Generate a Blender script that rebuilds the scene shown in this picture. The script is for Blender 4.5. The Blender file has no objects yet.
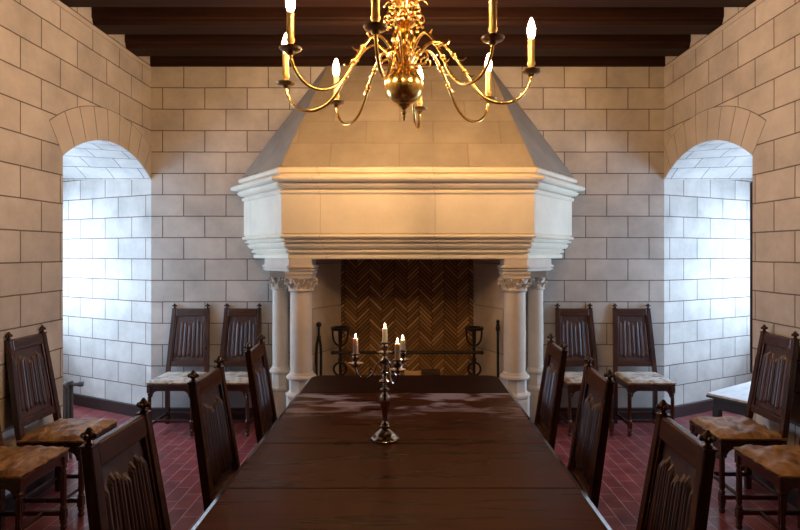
import bpy, bmesh, math, random
from mathutils import Vector, Matrix
random.seed(7)
sc = bpy.context.scene
C = sc.collection
PI = math.pi
rad = math.radians

# ------------------------------------------------------------------ materials
def new_mat(name):
    m = bpy.data.materials.new(name); m.use_nodes = True
    nt = m.node_tree
    return m, nt, nt.nodes['Principled BSDF']
def N(nt, t, **kw):
    n = nt.nodes.new(t)
    for k, v in kw.items():
        if k in n.inputs: n.inputs[k].default_value = v
        else: setattr(n, k, v)
    return n
def ramp(nt, stops):
    r = nt.nodes.new('ShaderNodeValToRGB'); e = r.color_ramp.elements
    while len(e) < len(stops): e.new(0.5)
    for i, (p, c) in enumerate(stops):
        e[i].position = p; e[i].color = (*c, 1)
    return r
def mixc(nt, a, b, f, blend='MIX'):
    m = nt.nodes.new('ShaderNodeMix'); m.data_type = 'RGBA'; m.blend_type = blend
    for s, v in ((m.inputs[0], f), (m.inputs[6], a), (m.inputs[7], b)):
        if hasattr(v, 'links'): nt.links.new(v, s)
        elif isinstance(v, (int, float)): s.default_value = v
        else: s.default_value = (*v, 1)
    return m.outputs[2]

def stone(name, c1, c2, cm, bw, rh, ms=.0052, rough=.85, bump=.35, uv=True, mott=.48):
    m, nt, b = new_mat(name); L = nt.links.new
    tc = N(nt, 'ShaderNodeTexCoord')
    br = N(nt, 'ShaderNodeTexBrick', Scale=1.0)
    br.inputs['Color1'].default_value = (*c1, 1); br.inputs['Color2'].default_value = (*c2, 1)
    br.inputs['Mortar'].default_value = (*cm, 1)
    br.inputs['Mortar Size'].default_value = ms; br.inputs['Mortar Smooth'].default_value = .25
    br.inputs['Brick Width'].default_value = bw; br.inputs['Row Height'].default_value = rh
    nz0 = N(nt, 'ShaderNodeTexNoise', Scale=5.0, Detail=2.0)
    L(tc.outputs['UV'], nz0.inputs['Vector'])
    va = nt.nodes.new('ShaderNodeVectorMath'); va.operation = 'MULTIPLY_ADD'
    L(nz0.outputs['Color'], va.inputs[0]); va.inputs[1].default_value = (.006, .006, 0); L(tc.outputs['UV'], va.inputs[2])
    L(va.outputs[0], br.inputs['Vector'])
    nz = N(nt, 'ShaderNodeTexNoise', Scale=3.0, Detail=8.0, Roughness=.65)
    L(tc.outputs['UV'], nz.inputs['Vector'])
    r = ramp(nt, [(.3, (1 - mott,) * 3), (.62, (1, 1, 1))])
    L(nz.outputs['Fac'], r.inputs[0])
    col = mixc(nt, br.outputs['Color'], r.outputs[0], .6, 'MULTIPLY')
    L(col, b.inputs['Base Color'])
    b.inputs['Roughness'].default_value = rough
    b.inputs['Specular IOR Level'].default_value = .25
    inv = nt.nodes.new('ShaderNodeMath'); inv.operation = 'MULTIPLY_ADD'
    L(br.outputs['Fac'], inv.inputs[0]); inv.inputs[1].default_value = -1.0
    nf = N(nt, 'ShaderNodeTexNoise', Scale=40.0, Detail=6.0)
    L(tc.outputs['UV'], nf.inputs['Vector'])
    mu = nt.nodes.new('ShaderNodeMath'); mu.operation = 'MULTIPLY'; mu.inputs[1].default_value = .35
    L(nf.outputs['Fac'], mu.inputs[0]); L(mu.outputs[0], inv.inputs[2])
    bp = N(nt, 'ShaderNodeBump', Strength=bump, Distance=.006)
    L(inv.outputs[0], bp.inputs['Height']); L(bp.outputs[0], b.inputs['Normal'])
    return m

def plain(name, c1, c2, scale=6., rough=.5, metal=0., stretch=(1, 1, 1), bump=.15, detail=6., bdist=.004, spec=.5, lo=.3, hi=.7, coat=0.):
    m, nt, b = new_mat(name); L = nt.links.new
    tc = N(nt, 'ShaderNodeTexCoord'); mp = N(nt, 'ShaderNodeMapping')
    mp.inputs['Scale'].default_value = stretch
    L(tc.outputs['Object'], mp.inputs['Vector'])
    nz = N(nt, 'ShaderNodeTexNoise', Scale=scale, Detail=detail, Roughness=.6)
    L(mp.outputs[0], nz.inputs['Vector'])
    r = ramp(nt, [(lo, c1), (hi, c2)]); L(nz.outputs['Fac'], r.inputs[0])
    L(r.outputs[0], b.inputs['Base Color'])
    b.inputs['Roughness'].default_value = rough; b.inputs['Metallic'].default_value = metal
    b.inputs['Specular IOR Level'].default_value = spec
    b.inputs['Coat Weight'].default_value = coat; b.inputs['Coat Roughness'].default_value = .25
    if bump:
        bp = N(nt, 'ShaderNodeBump', Strength=bump, Distance=bdist)
        L(nz.outputs['Fac'], bp.inputs['Height']); L(bp.outputs[0], b.inputs['Normal'])
    return m
def emit(name, col, s):
    m = bpy.data.materials.new(name); m.use_nodes = True; nt = m.node_tree
    nt.nodes.clear(); e = N(nt, 'ShaderNodeEmission', Strength=s); e.inputs[0].default_value = (*col, 1)
    o = nt.nodes.new('ShaderNodeOutputMaterial'); nt.links.new(e.outputs[0], o.inputs[0]); return m

M = {}
WC = ((.62, .56, .50), (.53, .475, .42), (.175, .13, .10))
M['wall'] = stone('limestone_blocks', *WC, .404, .2044)
M['voussoir'] = plain('limestone_voussoir', (.48, .42, .36), (.58, .515, .45), 4, .85, bump=.3, spec=.25)
M['mortar'] = plain('mortar', (.19, .135, .10), (.22, .16, .12), 20, .9, spec=.2)
M['hood'] = stone('hood_stone', (.44, .365, .285), (.35, .29, .225), (.33, .25, .18), .58, .262, ms=.005, mott=.4)
M['hoodside'] = stone('hood_stone_slab', (.44, .365, .285), (.35, .29, .225), (.42, .34, .26), 9., .53, ms=.003, mott=.4)
M['mantel'] = stone('mantel_stone', (.86, .76, .60), (.83, .73, .57), (.62, .51, .38), .95, 9.0, ms=.0025, bump=.2, mott=.2)
M['cheek'] = stone('hearth_cheek_stone', (.58, .49, .40), (.52, .43, .34), (.34, .26, .2), .9, .40)
M['column'] = plain('column_stone', (.58, .50, .41), (.68, .59, .49), 5, .8, bump=.25, spec=.25)
M['carving'] = plain('carved_stone', (.42, .34, .27), (.74, .66, .55), 40, .85, bump=.9, spec=.2, bdist=.01)
M['herring'] = None
M['floor'] = None
M['wood'] = plain('walnut_wood', (.028, .0088, .0052), (.078, .025, .0135), 9, .27, stretch=(3, 3, .35), bump=.06, spec=.6)
M['panel'] = plain('walnut_panel_wood', (.034, .0108, .0068), (.085, .027, .016), 9, .38, stretch=(3, 3, .35), bump=.06, spec=.8)
M['woodx'] = plain('walnut_wood_cross', (.028, .0088, .0052), (.078, .025, .0135), 9, .27, stretch=(.35, 3, 3), bump=.06, spec=.6)
M['beam'] = plain('dark_beam_wood', (.012, .0045, .003), (.034, .012, .007), 5, .6, stretch=(.2, 3, 3), bump=.3, spec=.15)
M['board'] = plain('ceiling_boards', (.010, .005, .0035), (.022, .010, .007), 5, .6, stretch=(3, .3, 3), bump=.3, spec=.3)
M['base'] = plain('dark_baseboard_wood', (.018, .010, .010), (.04, .02, .017), 6, .45, stretch=(.6, .6, 3), bump=.15)
M['brass'] = plain('polished_brass', (.78, .50, .14), (.96, .68, .25), 25, .22, 1., bump=.05)
M['brasss'] = plain('satin_brass', (.80, .54, .18), (.95, .70, .28), 25, .42, .85, bump=.03)
M['brassd'] = plain('aged_brass', (.22, .14, .07), (.40, .25, .10), 25, .3, 1., bump=.1)
M['silver'] = plain('tarnished_silver', (.34, .28, .24), (.62, .56, .52), 20, .2, 1., bump=.08)
M['iron'] = plain('wrought_iron', (.012, .011, .011), (.03, .027, .025), 20, .5, .6, bump=.4)
M['wax'] = plain('candle_wax', (.92, .84, .72), (.97, .92, .82), 10, .45, bump=.05)
M['wax'].node_tree.nodes['Principled BSDF'].inputs['Subsurface Weight'].default_value = .3
M['wick'] = plain('candle_wick', (.02, .02, .02), (.04, .03, .03), 30, .8)
M['radiator'] = plain('radiator_paint', (.09, .09, .095), (.14, .14, .145), 8, .3, .3, bump=.05)
M['frame'] = plain('window_frame_paint', (.10, .09, .085), (.16, .15, .14), 8, .45, bump=.05)
M['shutter'] = plain('dark_shutter_wood', (.02, .014, .012), (.04, .026, .02), 8, .5, bump=.1)
M['log'] = plain('log_bark', (.03, .017, .01), (.09, .05, .028), 14, .9, stretch=(.5, 3, 3), bump=.8, bdist=.01)
M['logend'] = plain('split_log_face', (.62, .40, .18), (.78, .54, .28), 12, .7, stretch=(1, 6, 6), bump=.2)
M['bulb'] = emit('bulb_glow', (1, .60, .28), 255)
M['flame'] = emit('candle_flame', (1, .68, .34), 60)
M['tabletop_pale'] = plain('pale_table_top', (.50, .50, .51), (.70, .71, .73), 7, .3, bump=.1, stretch=(1, 4, 1))  # pale grey top, streaked lengthwise
M['stool_dark'] = plain('very_dark_oak', (.012, .008, .007), (.03, .017, .012), 9, .4, bump=.12)

def herring_mat():
    m, nt, b = new_mat('glazed_herringbone_tile'); L = nt.links.new
    at = nt.nodes.new('ShaderNodeAttribute'); at.attribute_name = 'tint'
    r = ramp(nt, [(0., (.22, .11, .042)), (.55, (.36, .19, .072)), (1., (.58, .35, .15))])
    L(at.outputs['Fac'], r.inputs[0]); L(r.outputs[0], b.inputs['Base Color'])
    b.inputs['Roughness'].default_value = .5
    return m
M['herring'] = herring_mat()

def floor_mat():
    m, nt, b = new_mat('red_floor_tile'); L = nt.links.new
    tc = N(nt, 'ShaderNodeTexCoord')
    mp = N(nt, 'ShaderNodeMapping'); mp.inputs['Rotation'].default_value = (0, 0, rad(90)); mp.inputs['Location'].default_value = (0, .0, 0)
    L(tc.outputs['Object'], mp.inputs['Vector'])
    br = N(nt, 'ShaderNodeTexBrick', Scale=1.0)
    br.inputs['Color1'].default_value = (.30, .062, .062, 1); br.inputs['Color2'].default_value = (.20, .042, .046, 1)
    br.inputs['Mortar'].default_value = (.60, .42, .42, 1)  # joints lightened: glints of caught light painted into the mortar colour
    br.inputs['Mortar Size'].default_value = .0022; br.inputs['Mortar Smooth'].default_value = .2
    br.inputs['Brick Width'].default_value = .21; br.inputs['Row Height'].default_value = .105
    L(mp.outputs[0], br.inputs['Vector'])
    nz = N(nt, 'ShaderNodeTexNoise', Scale=8.0, Detail=6.0); L(tc.outputs['Object'], nz.inputs['Vector'])
    r = ramp(nt, [(.3, (.6, .6, .6)), (.7, (1.15, 1.1, 1.1))]); L(nz.outputs['Fac'], r.inputs[0])
    L(mixc(nt, br.outputs['Color'], r.outputs[0], 1., 'MULTIPLY'), b.inputs['Base Color'])
    r2 = ramp(nt, [(.3, (.29,) * 3), (.7, (.34,) * 3)]); L(nz.outputs['Fac'], r2.inputs[0]); L(r2.outputs[0], b.inputs['Roughness'])
    bp = N(nt, 'ShaderNodeBump', Strength=.3, Distance=.004); bp.invert = True
    L(br.outputs['Fac'], bp.inputs['Height']); L(bp.outputs[0], b.inputs['Normal'])
    return m
M['floor'] = floor_mat()

def seat_mat(name, c1, c2, c3, rough, crease):
    m, nt, b = new_mat(name); L = nt.links.new
    tc = N(nt, 'ShaderNodeTexCoord')
    nz = N(nt, 'ShaderNodeTexNoise', Scale=11.0, Detail=7.0, Distortion=1.2); L(tc.outputs['Object'], nz.inputs['Vector'])
    r = ramp(nt, [(.36, c1), (.52, c2), (.66, c3)]); L(nz.outputs['Fac'], r.inputs[0])
    L(r.outputs[0], b.inputs['Base Color']); b.inputs['Roughness'].default_value = rough
    mp = N(nt, 'ShaderNodeMapping'); mp.inputs['Scale'].default_value = (1, 3.5, 1); L(tc.outputs['Object'], mp.inputs['Vector'])
    n2 = N(nt, 'ShaderNodeTexNoise', Scale=crease, Detail=5.0, Distortion=.8); L(mp.outputs[0], n2.inputs['Vector'])
    bp = N(nt, 'ShaderNodeBump', Strength=.9, Distance=.018); L(n2.outputs['Fac'], bp.inputs['Height']); L(bp.outputs[0], b.inputs['Normal'])
    return m
M['seat_cream'] = seat_mat('worn_cream_tapestry', (.26, .18, .12), (.50, .45, .385), (.62, .58, .52), .8, 12)
M['seat_brown'] = seat_mat('golden_brown_leather', (.20, .095, .03), (.34, .175, .058), (.46, .27, .10), .42, 6)

def table_mat():
    m, nt, b = new_mat('polished_table_wood'); L = nt.links.new
    tc = N(nt, 'ShaderNodeTexCoord')
    mp = N(nt, 'ShaderNodeMapping'); mp.inputs['Scale'].default_value = (.5, 5, 5); L(tc.outputs['Object'], mp.inputs['Vector'])
    nz = N(nt, 'ShaderNodeTexNoise', Scale=5.0, Detail=8.0, Distortion=.6); L(mp.outputs[0], nz.inputs['Vector'])
    r = ramp(nt, [(.3, (.038, .0095, .004)), (.7, (.095, .026, .010))]); L(nz.outputs['Fac'], r.inputs[0])
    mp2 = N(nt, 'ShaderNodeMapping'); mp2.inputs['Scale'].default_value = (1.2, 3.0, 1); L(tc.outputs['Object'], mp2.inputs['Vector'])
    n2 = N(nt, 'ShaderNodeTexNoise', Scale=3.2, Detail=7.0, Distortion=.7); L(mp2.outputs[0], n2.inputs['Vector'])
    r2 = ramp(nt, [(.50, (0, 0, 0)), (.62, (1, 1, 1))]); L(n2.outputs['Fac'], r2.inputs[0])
    # window sheen on worn varnish painted into the colour, only near the far leaf (y about 3.0 to 3.3)
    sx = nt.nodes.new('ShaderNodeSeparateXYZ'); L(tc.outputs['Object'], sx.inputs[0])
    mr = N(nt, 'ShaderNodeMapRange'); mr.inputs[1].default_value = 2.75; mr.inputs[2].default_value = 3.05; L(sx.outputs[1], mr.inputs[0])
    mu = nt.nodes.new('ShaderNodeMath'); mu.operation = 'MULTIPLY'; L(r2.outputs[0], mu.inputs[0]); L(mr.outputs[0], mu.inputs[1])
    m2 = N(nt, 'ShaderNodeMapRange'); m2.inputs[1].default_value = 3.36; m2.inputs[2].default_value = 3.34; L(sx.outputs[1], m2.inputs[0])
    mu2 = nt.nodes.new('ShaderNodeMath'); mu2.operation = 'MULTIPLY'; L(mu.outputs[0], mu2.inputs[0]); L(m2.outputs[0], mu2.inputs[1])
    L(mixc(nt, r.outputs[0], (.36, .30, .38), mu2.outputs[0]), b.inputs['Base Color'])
    r3 = ramp(nt, [(.3, (.24,) * 3), (.7, (.36,) * 3)]); L(nz.outputs['Fac'], r3.inputs[0]); L(r3.outputs[0], b.inputs['Roughness'])
    bp = N(nt, 'ShaderNodeBump', Strength=.08, Distance=.003); L(nz.outputs['Fac'], bp.inputs['Height']); L(bp.outputs[0], b.inputs['Normal'])
    b.inputs['Specular IOR Level'].default_value = .09
    return m
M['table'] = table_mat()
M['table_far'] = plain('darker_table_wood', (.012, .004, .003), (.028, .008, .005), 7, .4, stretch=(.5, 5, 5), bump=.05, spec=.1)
M['edge'] = plain('waxed_table_edge', (.05, .02, .012), (.09, .035, .02), 8, .13, bump=0, spec=1., coat=1.)

def glass_mat():
    m = bpy.data.materials.new('window_glass'); m.use_nodes = True; nt = m.node_tree; nt.nodes.clear()
    t = nt.nodes.new('ShaderNodeBsdfTransparent'); g = N(nt, 'ShaderNodeBsdfGlossy', Roughness=.02)
    mx = nt.nodes.new('ShaderNodeMixShader'); mx.inputs[0].default_value = .07
    o = nt.nodes.new('ShaderNodeOutputMaterial'); L = nt.links.new
    L(t.outputs[0], mx.inputs[1]); L(g.outputs[0], mx.inputs[2]); L(mx.outputs[0], o.inputs[0]); return m
M['glass'] = glass_mat()

# ------------------------------------------------------------------ mesh helpers
def obj(name, bm, mat, parent=None, smooth=False, recalc=True):
    if recalc: bmesh.ops.recalc_face_normals(bm, faces=bm.faces)
    me = bpy.data.meshes.new(name); bm.to_mesh(me); bm.free()
    for mm in (mat if isinstance(mat, (list, tuple)) else [mat]): me.materials.append(mm)
    if smooth:
        for p in me.polygons: p.use_smooth = True
        try: me.set_sharp_from_angle(angle=rad(38))
        except Exception: pass
    o = bpy.data.objects.new(name, me); C.objects.link(o)
    if parent: o.parent = parent
    return o
def empty(name, loc=(0, 0, 0), rz=0, parent=None):
    o = bpy.data.objects.new(name, None); C.objects.link(o); o.location = loc; o.rotation_euler = (0, 0, rz)
    o.empty_display_size = .1
    if parent: o.parent = parent
    return o
def tag(o, label, cat, group=None):
    o['label'] = label; o['category'] = cat
    if group: o['group'] = group
    return o
def struct(o, label=None):
    o['kind'] = 'structure'
    if label: o['label'] = label
    return o
def box(bm, x0, x1, y0, y1, z0, z1, bev=0., mtx=None):
    r = bmesh.ops.create_cube(bm, size=1)
    vs = r['verts']
    bmesh.ops.scale(bm, vec=(x1 - x0, y1 - y0, z1 - z0), verts=vs)
    bmesh.ops.translate(bm, vec=((x0 + x1) / 2, (y0 + y1) / 2, (z0 + z1) / 2), verts=vs)
    if bev:
        es = list({e for v in vs for e in v.link_edges})
        rb = bmesh.ops.bevel(bm, geom=es, offset=bev, segments=2, affect='EDGES', profile=.5)
        vs = list({v for f in rb['faces'] for v in f.verts} | {v for v in vs if v.is_valid})
    if mtx is not None: bmesh.ops.transform(bm, matrix=mtx, verts=vs)
    return vs
def hexa(bm, pts, bev=0.):
    """8 points: bottom 4 ccw, top 4 ccw"""
    v = [bm.verts.new(p) for p in pts]
    fs = [bm.faces.new([v[i] for i in q]) for q in ((3, 2, 1, 0), (4, 5, 6, 7), (0, 1, 5, 4), (1, 2, 6, 5), (2, 3, 7, 6), (3, 0, 4, 7))]
    if bev:
        es = list({e for f in fs for e in f.edges})
        bmesh.ops.bevel(bm, geom=es, offset=bev, segments=2, affect='EDGES', profile=.5)
def prism(bm, poly, axis, a, b):
    """poly of 2-D points extruded along axis from a to b. axis 'x': poly=(y,z); 'y': (x,z); 'z': (x,y)"""
    def P(p, t):
        return {'x': (t, p[0], p[1]), 'y': (p[0], t, p[1]), 'z': (p[0], p[1], t)}[axis]
    A = [bm.verts.new(P(p, a)) for p in poly]; B = [bm.verts.new(P(p, b)) for p in poly]
    n = len(poly)
    bm.faces.new(A); bm.faces.new(B[::-1])
    for i in range(n): bm.faces.new((A[i], B[i], B[(i + 1) % n], A[(i + 1) % n]))
def lathe(bm, prof, seg=24, loc=(0, 0, 0), rot=None, rfun=None, start=0.):
    """prof: list of (r, z); closed to the axis at both ends"""
    rings = []
    mt = Matrix.Translation(loc) @ (rot if rot is not None else Matrix.Identity(4))
    for r, z in prof:
        ring = []
        for k in range(seg):
            a = start + 2 * PI * k / seg; rr = max(r, 1e-4)
            if rfun: rr = rr * rfun(a, z)
            ring.append(bm.verts.new(mt @ Vector((rr * math.cos(a), rr * math.sin(a), z))))
        rings.append(ring)
    for i in range(len(rings) - 1):
        for k in range(seg):
            bm.faces.new((rings[i][k], rings[i][(k + 1) % seg], rings[i + 1][(k + 1) % seg], rings[i + 1][k]))
    bm.faces.new(rings[0][::-1]); bm.faces.new(rings[-1])
def smooth_path(pts, n=6):
    out = []
    P = [Vector(p) for p in pts]
    for i in range(len(P) - 1):
        p0 = P[max(i - 1, 0)]; p1 = P[i]; p2 = P[i + 1]; p3 = P[min(i + 2, len(P) - 1)]
        for j in range(n):
            t = j / n
            out.append(.5 * ((2 * p1) + (p2 - p0) * t + (2 * p0 - 5 * p1 + 4 * p2 - p3) * t * t + (3 * p1 - p0 - 3 * p2 + p3) * t ** 3))
    out.append(P[-1]); return out
def tube(bm, pts, r, seg=8, r2=None, rf=None):
    P = [Vector(p) for p in pts]; n = len(P); rings = []
    t = (P[1] - P[0]).normalized()
    up = Vector((0, 0, 1)) if abs(t.z) < .9 else Vector((1, 0, 0))
    nrm = t.cross(up).normalized()
    for i in range(n):
        t = ((P[min(i + 1, n - 1)] - P[max(i - 1, 0)])).normalized()
        nrm = (nrm - t * nrm.dot(t)).normalized(); b = t.cross(nrm)
        f = i / (n - 1); rr = rf(f) if rf else (r if r2 is None else r + (r2 - r) * f)
        rings.append([bm.verts.new(P[i] + (nrm * math.cos(2 * PI * k / seg) + b * math.sin(2 * PI * k / seg)) * rr) for k in range(seg)])
    for i in range(n - 1):
        for k in range(seg):
            bm.faces.new((rings[i][k], rings[i][(k + 1) % seg], rings[i + 1][(k + 1) % seg], rings[i + 1][k]))
    bm.faces.new(rings[0][::-1]); bm.faces.new(rings[-1])
def ball(bm, c, r, sc3=(1, 1, 1), u=14, v=10):
    rr = bmesh.ops.create_uvsphere(bm, u_segments=u, v_segments=v, radius=r)
    bmesh.ops.scale(bm, vec=sc3, verts=rr['verts']); bmesh.ops.translate(bm, vec=c, verts=rr['verts'])
def uvquad(bm, pts, uvs):
    uvl = bm.loops.layers.uv.verify()
    vs = [bm.verts.new(p) for p in pts]; f = bm.faces.new(vs)
    for lp, uv in zip(f.loops, uvs): lp[uvl].uv = uv
    return f
def dup(root, loc=None, rz=None):
    r = root.copy(); C.objects.link(r)
    if loc is not None: r.location = loc
    if rz is not None: r.rotation_euler = (0, 0, rz)
    for ch in list(root.children):
        c = ch.copy(); C.objects.link(c); c.parent = r
        for g in ch.children:
            d = g.copy(); C.objects.link(d); d.parent = c
    return r

# ------------------------------------------------------------------ room dimensions
HW, YB, YF = 2.45, 5.31, -2.6
ZW, ZC = 3.37, 3.62            # wall head under the beams, underside of the boards
VOFF = 2.044 - .1052           # block courses
UOFF = 2.136 + 8.08
def wuv(u, z): return (u + UOFF, z + VOFF)
ON0, ON1 = 3.95, YB            # embrasure opening along the side walls
SPR, RISE = 2.29, .22
CH = ON1 - ON0
RAD = (CH * CH / 4 + RISE * RISE) / (2 * RISE); CZ = SPR + RISE - RAD; CY = (ON0 + ON1) / 2
XO = 3.9                       # outer face of the embrasure
FJ, NJ = 6.05, 3.62            # far and near jamb at the outer end
SPO, RISEO = 2.385, .30
WY0, WY1, WZ0, WZ1 = 3.85, 5.82, .78, 2.12
NA = 28
def arch_in(t):
    y = ON0 + CH * t
    return y, CZ + math.sqrt(max(RAD * RAD - (y - CY) ** 2, 0))
CO = FJ - NJ; RO = (CO * CO / 4 + RISEO ** 2) / (2 * RISEO); CZO = SPO + RISEO - RO; CYO = (FJ + NJ) / 2
def arch_out(t):
    y = NJ + CO * t
    return y, CZO + math.sqrt(max(RO * RO - (y - CYO) ** 2, 0))

def side_wall(s, name):
    bm = bmesh.new(); X = s * HW
    # plain stretch towards the camera and behind it
    uvquad(bm, [(X, YF, 0), (X, ON0, 0), (X, ON0, ZC), (X, YF, ZC)], [wuv(YF, 0), wuv(ON0, 0), wuv(ON0, ZC), wuv(YF, ZC)])
    for i in range(NA):        # over the arch
        y0, z0 = arch_in(i / NA); y1, z1 = arch_in((i + 1) / NA)
        uvquad(bm, [(X, y0, z0), (X, y1, z1), (X, y1, ZC), (X, y0, ZC)], [wuv(y0, z0), wuv(y1, z1), wuv(y1, ZC), wuv(y0, ZC)])
    # far and near jambs
    for (ya, yb) in ((ON1, FJ), (ON0, NJ)):
        L = math.hypot(XO - HW, yb - ya); n = 8
        for i in range(n):
            a, b = i / n, (i + 1) / n
            xa, xb = s * (HW + (XO - HW) * a), s * (HW + (XO - HW) * b)
            pa, pb = ya + (yb - ya) * a, ya + (yb - ya) * b
            za, zb = SPR + (SPO - SPR) * a, SPR + (SPO - SPR) * b
            uvquad(bm, [(xa, pa, 0), (xb, pb, 0), (xb, pb, zb), (xa, pa, za)], [wuv(ya + L * a + .15, 0), wuv(ya + L * b + .15, 0), wuv(ya + L * b + .15, zb), wuv(ya + L * a + .15, za)])
    # vault
    ai = [arch_in(i / NA) for i in range(NA + 1)]; ao = [arch_out(i / NA) for i in range(NA + 1)]
    dl = 0; m = 6
    for i in range(NA):
        d = math.hypot(ai[i + 1][0] - ai[i][0], ai[i + 1][1] - ai[i][1]) * 1.35
        for j in range(m):
            a, b = j / m, (j + 1) / m
            def P(k, t): return (s * (HW + (XO - HW) * t), ai[k][0] * (1 - t) + ao[k][0] * t, ai[k][1] * (1 - t) + ao[k][1] * t)
            uvquad(bm, [P(i, a), P(i + 1, a), P(i + 1, b), P(i, b)], [wuv(a * 1.5, dl), wuv(a * 1.5, dl + d), wuv(b * 1.5, dl + d), wuv(b * 1.5, dl)])
        dl += d
    # outer wall with the window opening, 0.35 m thick reveals
    x = s * XO; top = SPO + RISEO + .05
    def q(y0, y1, z0, z1): uvquad(bm, [(x, y0, z0), (x, y1, z0), (x, y1, z1), (x, y0, z1)], [wuv(y0, z0), wuv(y1, z0), wuv(y1, z1), wuv(y0, z1)])
    q(NJ - .1, WY0, 0, top); q(WY1, FJ + .1, 0, top); q(WY0, WY1, 0, WZ0); q(WY0, WY1, WZ1, top)
    x2 = s * (XO + .22)
    def rv(p0, p1):
        (ya, za), (yb, zb) = p0, p1; ll = math.hypot(yb - ya, zb - za)
        uvquad(bm, [(x, ya, za), (x, yb, zb), (x2, yb, zb), (x2, ya, za)], [wuv(0, 0), wuv(ll, 0), wuv(ll, .22), wuv(0, .22)])
    rv((WY0, WZ0), (WY1, WZ0)); rv((WY1, WZ0), (WY1, WZ1)); rv((WY1, WZ1), (WY0, WZ1)); rv((WY0, WZ1), (WY0, WZ0))
    bmesh.ops.remove_doubles(bm, verts=bm.verts, dist=.0005)
    o = obj(name, bm, M['wall']); struct(o)
    # voussoirs round the arch, standing a few millimetres proud on a bed of mortar
    ha = math.asin(CH / 2 / RAD); ro = RAD + .255
    def ring(bm2, a0, a1, r0, r1, x0, x1, n):
        pts = [(CY + r0 * math.sin(a0 + (a1 - a0) * k / n), CZ + r0 * math.cos(a0 + (a1 - a0) * k / n)) for k in range(n + 1)]
        pts += [(CY + r1 * math.sin(a1 - (a1 - a0) * k / n), CZ + r1 * math.cos(a1 - (a1 - a0) * k / n)) for k in range(n + 1)]
        b3 = bmesh.new(); prism(b3, pts, 'x', x0, x1)
        bmesh.ops.bisect_plane(b3, geom=b3.verts[:] + b3.edges[:] + b3.faces[:], plane_co=(0, YB - .004, 0), plane_no=(0, 1, 0), clear_outer=True)
        es = [e for e in b3.edges if e.is_boundary]
        if es: bmesh.ops.holes_fill(b3, edges=es)
        me = bpy.data.meshes.new('t'); b3.to_mesh(me); b3.free(); bm2.from_mesh(me); bpy.data.meshes.remove(me)
    bm = bmesh.new(); ring(bm, -ha, ha, RAD - .001, ro + .006, X + s * .01, X - s * .0015, 40)
    bed = obj('arch_mortar', bm, M['mortar'], o)
    bm = bmesh.new(); nv = 9
    for k in range(nv):
        a0 = -ha + 2 * ha * k / nv + (.0035 if k else .0); a1 = -ha + 2 * ha * (k + 1) / nv - .0035
        ring(bm, a0, a1, RAD - .002, ro, X + s * .01, X - s * .004, 6)
    obj('arch_voussoirs', bm, M['voussoir'], o)
    # window
    n = 1 if s < 0 else 2
    w = empty('window_%d' % n, (s * (XO + .12), (WY0 + WY1) / 2, WZ0)); struct(w, 'daylit casement window at the outer end of the %s embrasure' % ('left' if s < 0 else 'right'))
    hw = (WY1 - WY0) / 2; hh = WZ1 - WZ0
    bm = bmesh.new(); t = .05
    box(bm, -.03, .03, -hw, -hw + t, 0, hh, .004); box(bm, -.03, .03, hw - t, hw, 0, hh, .004)
    box(bm, -.03, .03, -hw, hw, 0, t, .004); box(bm, -.03, .03, -hw, hw, hh - t, hh, .004)
    box(bm, -.025, .025, -.03, .03, 0, hh, .004)
    for f in (-.5, .5): box(bm, -.012, .012, f * hw - .01, f * hw + .01, 0, hh)
    for f in (.34, .67): box(bm, -.012, .012, -hw, hw, f * hh - .01, f * hh + .01)
    obj('window_frame', bm, M['frame'], w)
    bm = bmesh.new(); box(bm, -.003, .003, -hw + .02, hw - .02, .02, hh - .02); obj('window_pane', bm, M['glass'], w)
    # skylight portal
    ld = bpy.data.lights.new('daylight_portal', 'AREA'); ld.shape = 'RECTANGLE'; ld.size = hh; ld.size_y = WY1 - WY0
    ld.cycles.is_portal = True
    lo = bpy.data.objects.new('daylight_portal', ld); C.objects.link(lo)
    lo.location = (s * (XO + .21), (WY0 + WY1) / 2, (WZ0 + WZ1) / 2); lo.rotation_euler = (0, s * rad(90), 0)
    return o
wl = side_wall(-1, 'wall_left'); wr = side_wall(1, 'wall_right')

# back wall with a shallow recess for the tiled fireback
RX0, RX1, RZ1 = -.645, .632, 2.1
bm = bmesh.new()
def qb(x0, x1, z0, z1, y=YB): uvquad(bm, [(x0, y, z0), (x1, y, z0), (x1, y, z1), (x0, y, z1)], [wuv(x0, z0), wuv(x1, z0), wuv(x1, z1), wuv(x0, z1)])
RX0 += .002; RX1 += .002
qb(-HW, RX0, 0, ZC); qb(RX1, HW, 0, ZC); qb(RX0, RX1, RZ1, ZC)
for x in (RX0, RX1): uvquad(bm, [(x, YB, 0), (x, YB + .05, 0), (x, YB + .05, RZ1), (x, YB, RZ1)], [wuv(0, 0), wuv(.05, 0), wuv(.05, RZ1), wuv(0, RZ1)])
uvquad(bm, [(RX0, YB + .05, RZ1), (RX1, YB + .05, RZ1), (RX1, YB, RZ1), (RX0, YB, RZ1)], [wuv(0, 0), wuv(1, 0), wuv(1, .05), wuv(0, .05)])
RX0 -= .002; RX1 -= .002
wb = struct(obj('wall_back', bm, M['wall']))
bm = bmesh.new(); qb(-HW, HW, 0, ZC, YF); struct(obj('wall_front', bm, M['wood']))  # unseen wall; dark wood put in to cut bounce onto the side walls

bm = bmesh.new(); box(bm, -XO - .3, XO + .3, YF - .1, FJ + .3, -.12, 0); struct(obj('floor', bm, M['floor']))
bm = bmesh.new()
y = YF
while y < YB + .1:
    box(bm, -HW - .02, HW + .02, y, min(y + .15, YB + .1) - .004, ZC, ZC + .04); y += .15
box(bm, -HW - .02, HW + .02, YF - .1, YB + .1, ZC + .035, ZC + .06)
ceil = struct(obj('ceiling', bm, M['board']))
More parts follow.
